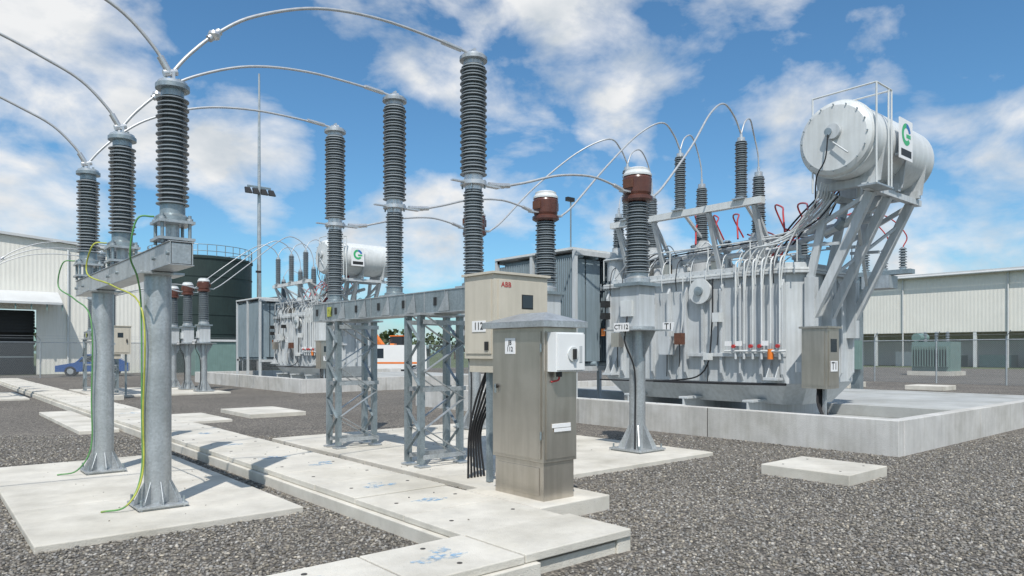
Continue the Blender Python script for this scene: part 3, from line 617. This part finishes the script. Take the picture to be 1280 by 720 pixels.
t.tube([(13.9,12.1,5.3),(14.3,12.3,5.7),(15.0,12.2,5.3),(15.4,11.9,4.4)],0.014,'cable_grey')
for k in range(6):
    yy=7.9+k*0.55
    t.tube([(15.6,yy,4.42),(15.3,yy+0.1,4.9+0.08*(k%3)),(14.9,yy-0.3,4.85),(14.2,yy-0.7,4.55),(13.9,yy-0.9,4.1)],0.02,'red_cable',seg=7)
for k in range(5): t.tube([(15.6,7.6+k*0.2,4.3),(15.2,7.0,5.0+k*.1),(14.7,6.95+.1*k,4.8),(14.2,7.15+.1*k,4.3),(13.8,7.5+.1*k,3.6)],0.02,'red_cable' if k%2 else 'black_rubber',seg=7)
t.obj('leads',root)
for o in list(bay): copy(o,(0,BAY,0))
for o in [o for o in bay if o.name.split('.')[0] in('insulator_column','steel_gantry')]: copy(o,(-8.5,0,0))
# ------------------------------------------------------------------ background
e=bpy.data.objects.new('warehouse',None); scene.collection.objects.link(e)
b=MB(); Y0=60
def zr(x): return 9.05+(13.8-x)*0.075
b.prism([(-38,Y0,0),(1.6,Y0,0),(1.6,Y0,4.6),(6.7,Y0,4.6),(6.7,Y0,0),(13.8,Y0,0),(13.8,Y0,zr(13.8)),(-12,Y0,zr(-12)),(-38,Y0,zr(13.8))],(0,0.2,0),'cladding_x')
b.box((13.6,Y0+0.2,0),(13.8,Y0+35,9.0),'cladding_y'); b.obj('walls',e)
b=MB(); b.prism([(14.1,Y0-0.3,zr(14.1)+0.02),(-12,Y0-0.3,zr(-12)+0.02),(-38,Y0-0.3,zr(13.8)),(-38,Y0-0.3,zr(13.8)+0.2),(-12,Y0-0.3,zr(-12)+0.2),(14.1,Y0-0.3,zr(14.1)+0.2)],(0,36,0),'roof_grey'); b.obj('roof',e)
b=MB(); b.box((1.6,Y0+1.5,0),(6.7,Y0+1.6,4.6),'dark_interior')
for k in range(7): b.box((1.6,Y0+0.9,3.0+k*0.22),(6.7,Y0+0.95,3.2+k*0.22),'dark_interior')
b.box((1.6,Y0+1.4,1.2),(6.7,Y0+1.45,1.3),'roof_grey'); b.obj('roller_door',e)
b=MB(); b.prism([(0.8,Y0-0.02,5.5),(0.8,Y0-2.0,4.9),(0.8,Y0-2.0,5.05),(0.8,Y0-0.02,5.9)],(7.2,0,0),'roof_grey')
for k in range(9): b.box((0.8+k*0.9-0.04,Y0-1.9,4.5),(0.8+k*0.9+0.04,Y0-1.8,4.95),'green_cabinet')
b.obj('canopy',e)
b=MB(); b.cyl((8.6,Y0-0.1,0),(8.6,Y0-0.1,9),0.07,P); b.box((10,Y0-0.06,0),(11,Y0-0.003,2.1),G)
b.box((13.3,Y0-0.09,0),(13.8,Y0-0.01,9.0),'roof_grey'); b.obj('fittings',e)
b=MB(); tx,ty,trd=18.2,61.2,3.95
b.lathe((tx,ty,0),[(trd,0),(trd,8.9),(trd+0.08,8.92),(trd+0.08,9.1),(trd-0.3,9.2),(0,9.6)],'tank_green',56)
for k in range(1,6): b.lathe((tx,ty,k*1.5),[(trd,0),(trd+0.04,0.01),(trd+0.04,0.09),(trd,0.1)],'tank_green',56,caps=False)
for k in range(36):
    a=k*math.pi/18; x,y=tx+trd*math.cos(a),ty+trd*math.sin(a); b.cyl((x,y,9.0),(x,y,10.0),0.03,'galvanised_dark',seg=6)
    a2=a+math.pi/18
    for zz in (9.5,10.0): b.cyl((x,y,zz),(tx+trd*math.cos(a2),ty+trd*math.sin(a2),zz),0.025,'galvanised_dark',seg=6)
b.obj('storage_tank')
b=MB(); b.lathe((26.5,66,0),[(3.6,0),(3.6,6.2),(3.7,6.3),(0,6.9)],'tank_green',40); b.obj('storage_tank')
b=MB(); mx,my=22.4,59.5
b.lathe((mx,my,0),[(0.22,0),(0.17,10),(0.12,18),(0.08,25.2)],'galvanised',14)
b.box((mx-1.0,my-0.06,15.5),(mx+1.0,my+0.06,15.65),'galvanised_dark')
for k in (-1,-0.35,0.35,1): b.prism([(mx+k-0.28,my-0.5,14.9),(mx+k+0.28,my-0.5,14.9),(mx+k+0.2,my-0.1,15.45),(mx+k-0.2,my-0.1,15.45)],(0,0.25,0),'sign_black')
b.obj('floodlight_mast')
e=bpy.data.objects.new('long_shed',None); scene.collection.objects.link(e)
b=MB(); SX=85
b.box((SX,-40,3.7),(SX+0.3,40,9.9),'cladding_y'); b.box((SX+0.31,39.7,0),(SX+25,40,9.9),'cladding_x'); b.box((SX+6,-40,0),(SX+6.3,39.6,9.8),'cladding_y'); b.obj('walls',e)
b=MB(); b.prism([(SX-0.6,-40.5,9.92),(SX-0.6,-40.5,10.15),(SX+14,-40.5,11.3),(SX+28,-40.5,10.15),(SX+28,-40.5,9.92)],(0,81,0),'roof_grey')
b.cyl((SX-0.7,-40,9.85),(SX-0.7,40,9.85),0.12,'roof_grey',seg=8); b.obj('roof',e)
b=MB()
for k in range(17): b.box((SX+0.02,-40+k*5-0.15,0),(SX+0.28,-40+k*5+0.15,3.69),P); b.cyl((SX-0.15,-40+k*10+2,0),(SX-0.15,-40+k*10+2,9.8),0.08,'roof_grey',seg=8) if k<8 else None
for k in range(12):
    yy=-20+k*4.7; b.box((SX+2,yy,0),(SX+4.5,yy+random.uniform(1.2,3),random.uniform(1.2,2.6)),random.choice(['green_cabinet','roof_grey','beige_paint','dark_interior']))
b.obj('posts_and_stores',e)
b=MB(); qx,qy=25.2,11.0
b.box((qx-0.15,qy-0.15,0),(qx+0.15,qy+0.15,4.2),'galvanised_dark'); b.box((qx-0.2,qy-1.8,4.2),(qx+0.2,qy+0.5,4.35),'galvanised_dark'); b.box((qx-0.35,qy-1.2,3.75),(qx+0.35,qy-0.3,4.18),'galvanised')
b.box((qx-0.4,qy-0.25,1.0),(qx-0.16,qy+0.35,2.0),'green_cabinet')
for k in range(3):
    yy=qy-1.5+k*0.6; b.ins((qx,yy,4.4),5.1,0.06,0.13,8,'insulator_dark'); b.cyl((qx,yy,4.35),(qx,yy,4.42),0.1,'aluminium')
    b.tube([(qx,yy,5.1),(qx,yy-0.1,5.5),(qx-0.6,yy+0.3,6.1),(qx-2.5,yy+0.6,6.0),(qx-6,yy,4.8),(15.7,8.5+k*0.5,4.5)],0.02,'red_cable',seg=7)
b.obj('cable_termination_stand')
b=MB(); x,y=53,17.0
b.box((x,y,0.3),(x+2,y+2.4,2.3),'green_cabinet')
for k in range(14): b.box((x-0.35,y+0.1+k*0.165,0.6),(x-0.003,y+0.14+k*0.165,2.0),'green_cabinet')
for k in range(3): b.ins((x+1,y+0.5+k*0.7,2.3),3.0,0.06,0.13,6,'insulator_dark')
b.cyl((x+0.2,y+2.2,2.6),(x+1.8,y+2.2,2.6),0.3,'green_cabinet'); b.box((x-0.3,y-0.2,0),(x+2.3,y+2.6,0.29),'concrete')
b.obj('distribution_transformer')
b=MB(); b.box((32,10.5,0),(33.4,12,0.2),'concrete'); b.box((31.2,14.0,0),(33,17,0.25),'concrete'); b.obj('concrete_footings',bevel=0.02)
def fence(p0,p1,h=2.2,step=3.0):
    b=MB(); p0=V(*p0,0); p1=V(*p1,0); d=p1-p0; n=max(1,int(d.length/step))
    b.add([p0,p1,p1+V(0,0,h),p0+V(0,0,h)],[(0,1,2,3)],'chain_link')
    for k in range(n+1):
        p=p0+d*(k/n); b.cyl(p,p+V(0,0,h+0.15),0.04,'galvanised',seg=8)
        b.cyl(p+V(0,0,h+0.15),p+V(0,0,h+0.15)+V(-0.25,-0.25,0.3),0.02,'galvanised',seg=6)
    b.cyl(p0+V(0,0,h),p1+V(0,0,h),0.025,'galvanised',seg=6)
    for zz in (h+0.25,h+0.4): b.cyl(p0+V(-0.15,-0.15,zz),p1+V(-0.15,-0.15,zz),0.006,'galvanised',seg=4)
    b.obj('chain_link_fence')
fence((40,-20),(40,50)); fence((-28,52),(40,52))
b=MB(); b.box((14.5,50,0),(17.2,51.7,2.3),'green_cabinet'); b.box((14.4,49.9,2.3),(17.3,51.8,2.45),'roof_grey'); b.obj('equipment_kiosk',bevel=0.02)
def car(name,x,y,L,W,H,body,ang,van=False):
    b=MB()
    if van: prof=[(-L/2,0.35),(L/2,0.35),(L/2,0.95),(L/2-0.25,1.1),(L/2-1.0,H),(-L/2+0.05,H),(-L/2,1.2)]
    else: prof=[(-L/2,0.3),(L/2,0.3),(L/2,0.7),(L/2-1.1,0.9),(L/2-1.7,H),(-L/2+0.9,H),(-L/2+0.2,0.95),(-L/2,0.85)]
    b.prism([(px,-W/2,pz) for px,pz in prof],(0,W,0),body)
    for s in(-1,1):
        yy=s*(W/2+0.006)
        if van: b.box((L/2-1.7,yy-0.004,1.15),(L/2-0.95,yy+0.004,H-0.25),'glass_dark'); b.box((-L/2+0.2,yy-0.004,0.75),(L/2-0.6,yy+0.004,0.88),'orange_paint'); b.box((-L/2+0.05,s*0.5-0.3,1.3),(-L/2-0.02,s*0.5+0.3,1.85),'glass_dark')
        else: b.prism([(-L/2+0.7,yy-0.004,0.95),(L/2-1.3,yy-0.004,0.95),(L/2-1.75,yy-0.004,H-0.08),(-L/2+1.0,yy-0.004,H-0.08)],(0,0.008,0),'glass_dark')
        for wx in (-L/2+0.85,L/2-0.85):
            b.cyl((wx,s*(W/2-0.18),0.33),(wx,s*(W/2+0.02),0.33),0.33,'black_rubber',seg=20); b.cyl((wx,s*(W/2+0.02),0.33),(wx,s*(W/2+0.03),0.33),0.19,'aluminium',seg=14)
    if van: b.box((0,-0.6,H+0.002),(0.3,0.6,H+0.12),'orange_paint')
    o=b.obj(name,bevel=0.03); o.location=(x,y,0); o.rotation_euler=(0,0,ang); return o
car('parked_van',27,45,4.8,1.9,2.1,'white_car_paint',math.radians(140),True)
car('parked_car',9.3,54.5,4.2,1.75,1.45,'blue_car_paint',math.radians(165))
b=MB(); O='orange_paint'
for s in(-1,1): b.prism([(-1.6,s*1.0-0.25,0.1),(1.6,s*1.0-0.25,0.1),(1.8,s*1.0-0.25,0.45),(1.6,s*1.0-0.25,0.8),(-1.6,s*1.0-0.25,0.8),(-1.8,s*1.0-0.25,0.45)],(0,0.5,0),'black_rubber')
b.box((-1.5,-1.1,0.95),(1.2,1.1,1.9),O); b.box((-0.1,-1.1,1.903),(1.1,-0.1,2.9),'glass_dark'); b.box((-0.15,-1.12,2.903),(1.15,-0.08,3.0),O); b.cyl((0,0,0.8),(0,0,0.947),0.6,'galvanised_dark')
b.bar((1.1,0.3,1.6),(3.0,0.3,3.6),0.35,0.4,O,up=(0,1,0)); b.bar((3.0,0.3,3.6),(4.6,0.3,2.6),0.28,0.35,O,up=(0,1,0)); b.bar((4.6,0.3,2.6),(4.9,0.3,1.3),0.22,0.25,O,up=(0,1,0))
b.prism([(4.6,-0.1,1.3),(5.3,-0.1,1.2),(5.2,-0.1,0.7),(4.7,-0.1,0.6),(4.4,-0.1,0.9)],(0,0.8,0),'galvanised_dark')
o=b.obj('excavator',bevel=0.02); o.location=(31,51,0); o.rotation_euler=(0,0,math.radians(110))
b=MB(); vs=[];fs=[]
for k in range(150):
    a=math.radians(-25+150*k/150+random.uniform(-.6,.6)); D=random.uniform(150,190); cx,cy=D*math.cos(a),D*math.sin(a); H=random.uniform(3.5,7.5); W=random.uniform(2.5,5)
    b.cyl((cx,cy,0),(cx,cy,H*0.6),0.25,'trunk',r1=0.1,seg=5)
    for q in range(90):
        u=random.gauss(0,0.45); v=random.gauss(0,0.45); w=random.random()
        c=V(cx+u*W,cy+v*W,H*(0.25+0.75*w*(1-0.3*abs(u)))); n=V(random.gauss(0,1),random.gauss(0,1),random.gauss(0,1)).normalized(); t1=n.orthogonal().normalized(); t2=n.cross(t1); s=random.uniform(.3,.8); o=len(vs)
        vs+=[c+t1*s,c+t2*s*.7,c-t1*s,c-t2*s*.7]; fs.append((o,o+1,o+2,o+3))
b.add(vs,fs,'leaf'); b.obj('distant_trees')
# ------------------------------------------------------------------ loose gravel stones
FH=math.radians(49.65)
fw=np.array([math.cos(FH),math.sin(FH)]); rt=np.array([math.sin(FH),-math.cos(FH)])
NS=70000
D=np.sqrt(rng.uniform(4.4**2,13.5**2,NS*2)); keep=rng.random(NS*2)<np.clip(7.5/D,0,1)**1.6; D=D[keep]
lat=rng.uniform(-0.85,0.85,len(D))*D
P_=D[:,None]*fw+lat[:,None]*rt
ok=np.ones(len(P_),bool)
rects=[(0.73,2.97,6.7,11.6),(4.9,9.4,6.27,12.4),(3.2,4.44,3.64,46),(-12,3.3,3.64,4.46),(4.42,5.42,4.80,6.0),(8.48,9.6,3.78,4.97),(11.40,24.2,4.32,18)]
for (x0,x1,y0,y1) in rects: ok&=~((P_[:,0]>x0-.005)&(P_[:,0]<x1+.005)&(P_[:,1]>y0-.005)&(P_[:,1]<y1+.005))
P_=P_[ok]; n=len(P_)
# a few strays kicked onto the pads and trench covers
ns=260; sp=np.stack([rng.uniform(0.8,9.3,ns),rng.uniform(4.5,12.2,ns)],1); hz=np.full(ns,-1.0)
for (x0,x1,y0,y1,h) in ((0.73,2.97,6.7,11.6,.06),(4.9,9.4,6.27,12.4,.06),(3.28,4.34,4.45,12.3,.178)):
    hz[(sp[:,0]>x0+.02)&(sp[:,0]<x1-.02)&(sp[:,1]>y0+.02)&(sp[:,1]<y1-.02)]=h
sp=sp[hz>0]; hz=hz[hz>0]
H_=np.concatenate([np.zeros(n),hz]); P_=np.concatenate([P_,sp]); n=len(P_)
import bmesh
bm=bmesh.new(); bmesh.ops.create_icosphere(bm,subdivisions=1,radius=1); iv=np.array([v.co[:] for v in bm.verts]); ifc=np.array([[v.index for v in f.verts] for f in bm.faces]); bm.free()
sz=rng.uniform(0.007,0.0175,n); sz[H_>0]*=0.6; sc=np.stack([sz*rng.uniform(.8,1.3,n),sz*rng.uniform(.7,1.1,n),sz*rng.uniform(.5,.9,n)],1)
jit=1+rng.uniform(-.25,.25,(n,12,1)); vv=iv[None]*jit*sc[:,None,:]
a=rng.uniform(0,6.28,n); t_=rng.uniform(-.5,.5,n); ca,sa=np.cos(a),np.sin(a); ct,st=np.cos(t_),np.sin(t_)
x=vv[:,:,0]; y=vv[:,:,1]; z=vv[:,:,2]; x,z=x*ct[:,None]-z*st[:,None],x*st[:,None]+z*ct[:,None]; x,y=x*ca[:,None]-y*sa[:,None],x*sa[:,None]+y*ca[:,None]
vv=np.stack([x+P_[:,0:1],y+P_[:,1:2],z+(sz*0.35+H_)[:,None]],2).reshape(-1,3)
ff=(ifc[None]+(np.arange(n)*12)[:,None,None]).reshape(-1,3)
me=bpy.data.meshes.new('loose_gravel'); me.vertices.add(len(vv)); me.vertices.foreach_set('co',vv.ravel()); me.loops.add(ff.size); me.loops.foreach_set('vertex_index',ff.ravel().astype(np.int32))
me.polygons.add(len(ff)); me.polygons.foreach_set('loop_start',np.arange(0,ff.size,3,dtype=np.int32)); me.update(calc_edges=True)
base=rng.choice([0.08,0.13,0.185,0.23,0.29,0.42],n,p=[.12,.22,.27,.22,.13,.04]); wm=rng.uniform(0.03,0.2,n)
col=np.stack([base*(1+wm*.6),base,base*(1-wm),np.ones(n)],1); col=np.repeat(col,12,0)
ca_=me.color_attributes.new('Col','FLOAT_COLOR','POINT'); ca_.data.foreach_set('color',col.ravel())
me.materials.append(MATS['stone']); ob=bpy.data.objects.new('loose_gravel',me); scene.collection.objects.link(ob)
# ------------------------------------------------------------------ light & sky
S=Vector((-0.66,-0.75,0)).normalized(); EL=math.radians(55); SD=Vector((S.x*math.cos(EL),S.y*math.cos(EL),math.sin(EL)))
sun=bpy.data.lights.new('sun','SUN'); sun.energy=4.3; sun.angle=math.radians(0.5); sun.color=(1,0.955,0.89)
so=bpy.data.objects.new('sun',sun); scene.collection.objects.link(so); so.rotation_euler=(-SD).to_track_quat('-Z','Y').to_euler(); so.location=(0,0,30)
w=bpy.data.worlds.new('World'); scene.world=w; w.use_nodes=True; N=w.node_tree.nodes; L=w.node_tree.links; bg=N['Background']
sky=N.new('ShaderNodeTexSky'); sky.sky_type='NISHITA'; sky.sun_disc=False; sky.sun_elevation=EL; sky.sun_rotation=math.atan2(S.x,S.y); sky.air_density=1.0; sky.dust_density=0.7; sky.ozone_density=2.0
tint=N.new('ShaderNodeMix'); tint.data_type='RGBA'; tint.blend_type='MULTIPLY'; tint.inputs[0].default_value=1; tint.inputs[7].default_value=(0.70,1.10,1.28,1); L.new(sky.outputs[0],tint.inputs[6])
tc=N.new('ShaderNodeTexCoord'); mp=N.new('ShaderNodeMapping'); mp.inputs['Scale'].default_value=(1,1,1.8); mp.inputs['Location'].default_value=(0.3,0.1,0.0); L.new(tc.outputs['Generated'],mp.inputs['Vector'])
n1=N.new('ShaderNodeTexNoise'); n1.inputs['Scale'].default_value=6.0; n1.inputs['Detail'].default_value=12; n1.inputs['Roughness'].default_value=0.56; n1.inputs['Distortion'].default_value=0.2; L.new(mp.outputs[0],n1.inputs['Vector'])
clouds=[(-34,18,7.5,1),(-35,12,6,.9),(-20,14,4.5,.9),(-7,27,8,.75),(1,26,8,1),(10,26.5,6,.85),(8,19.5,3.4,.8),(21,28.5,4.5,.9),(23,19,4.0,.65),(27,20.5,3.6,.6),(33,11.5,6,1),(35,6.5,6,1),(22,13.5,3,.7),(-6.5,9,5,.85),(-1,9.5,4.5,.75),(-35,7.5,5,.8),(29,6.5,5.5,.9),(-14,6,5,.6),(8,6,6,.7),
 (90,25,25,.9),(140,30,25,.9),(180,18,20,.9),(-90,25,22,.9),(-130,30,22,.9),(0,65,25,.7),(60,45,12,.7),(-60,45,14,.7)]
acc=None
for (da,el,rad,amp) in clouds:
    az=FH-math.radians(da); e_=math.radians(el); d=(math.cos(e_)*math.cos(az),math.cos(e_)*math.sin(az),math.sin(e_))
    dp=N.new('ShaderNodeVectorMath'); dp.operation='DOT_PRODUCT'; L.new(tc.outputs['Generated'],dp.inputs[0]); dp.inputs[1].default_value=d
    mr=N.new('ShaderNodeMapRange'); mr.interpolation_type='SMOOTHSTEP'; mr.inputs['From Min'].default_value=math.cos(math.radians(rad*1.5)); mr.inputs['From Max'].default_value=math.cos(math.radians(rad*0.2)); mr.inputs['To Max'].default_value=amp
    L.new(dp.outputs['Value'],mr.inputs['Value'])
    if acc is None: acc=mr.outputs[0]
    else:
        m_=N.new('ShaderNodeMath'); m_.operation='MAXIMUM'; L.new(acc,m_.inputs[0]); L.new(mr.outputs[0],m_.inputs[1]); acc=m_.outputs[0]
ml=N.new('ShaderNodeMath'); ml.operation='MULTIPLY_ADD'; L.new(acc,ml.inputs[0]); ml.inputs[1].default_value=0.27; L.new(n1.outputs['Fac'],ml.inputs[2])
cr=N.new('ShaderNodeValToRGB'); cr.color_ramp.elements[0].position=0.60; cr.color_ramp.elements[0].color=(0,0,0,1); cr.color_ramp.elements[1].position=0.82; cr.color_ramp.elements[1].color=(1,1,1,1); L.new(ml.outputs[0],cr.inputs['Fac'])
n2=N.new('ShaderNodeTexNoise'); n2.inputs['Scale'].default_value=9; n2.inputs['Detail'].default_value=6; L.new(mp.outputs[0],n2.inputs['Vector'])
c2=N.new('ShaderNodeValToRGB'); c2.color_ramp.elements[0].position=0.35; c2.color_ramp.elements[0].color=(5.6,6.1,6.6,1); c2.color_ramp.elements[1].position=0.58; c2.color_ramp.elements[1].color=(8.1,8.2,8.3,1); L.new(n2.outputs['Fac'],c2.inputs['Fac'])
mx=N.new('ShaderNodeMix'); mx.data_type='RGBA'; L.new(cr.outputs[0],mx.inputs[0]); L.new(tint.outputs[2],mx.inputs[6]); L.new(c2.outputs[0],mx.inputs[7])
L.new(mx.outputs[2],bg.inputs['Color']); bg.inputs['Strength'].default_value=0.108
# ------------------------------------------------------------------ camera (level, vertical shift keeps verticals parallel)
cam=bpy.data.cameras.new('camera'); co=bpy.data.objects.new('camera',cam); scene.collection.objects.link(co); scene.camera=co
cam.sensor_width=36; cam.lens=24.8; cam.clip_end=2000; cam.clip_start=0.1; cam.shift_y=0.0625
co.location=(0,0,1.6)
co.rotation_euler=Vector((math.cos(FH),math.sin(FH),0)).to_track_quat('-Z','Y').to_euler()
scene.view_settings.view_transform='Standard'; scene.view_settings.look='None'; scene.view_settings.exposure=0
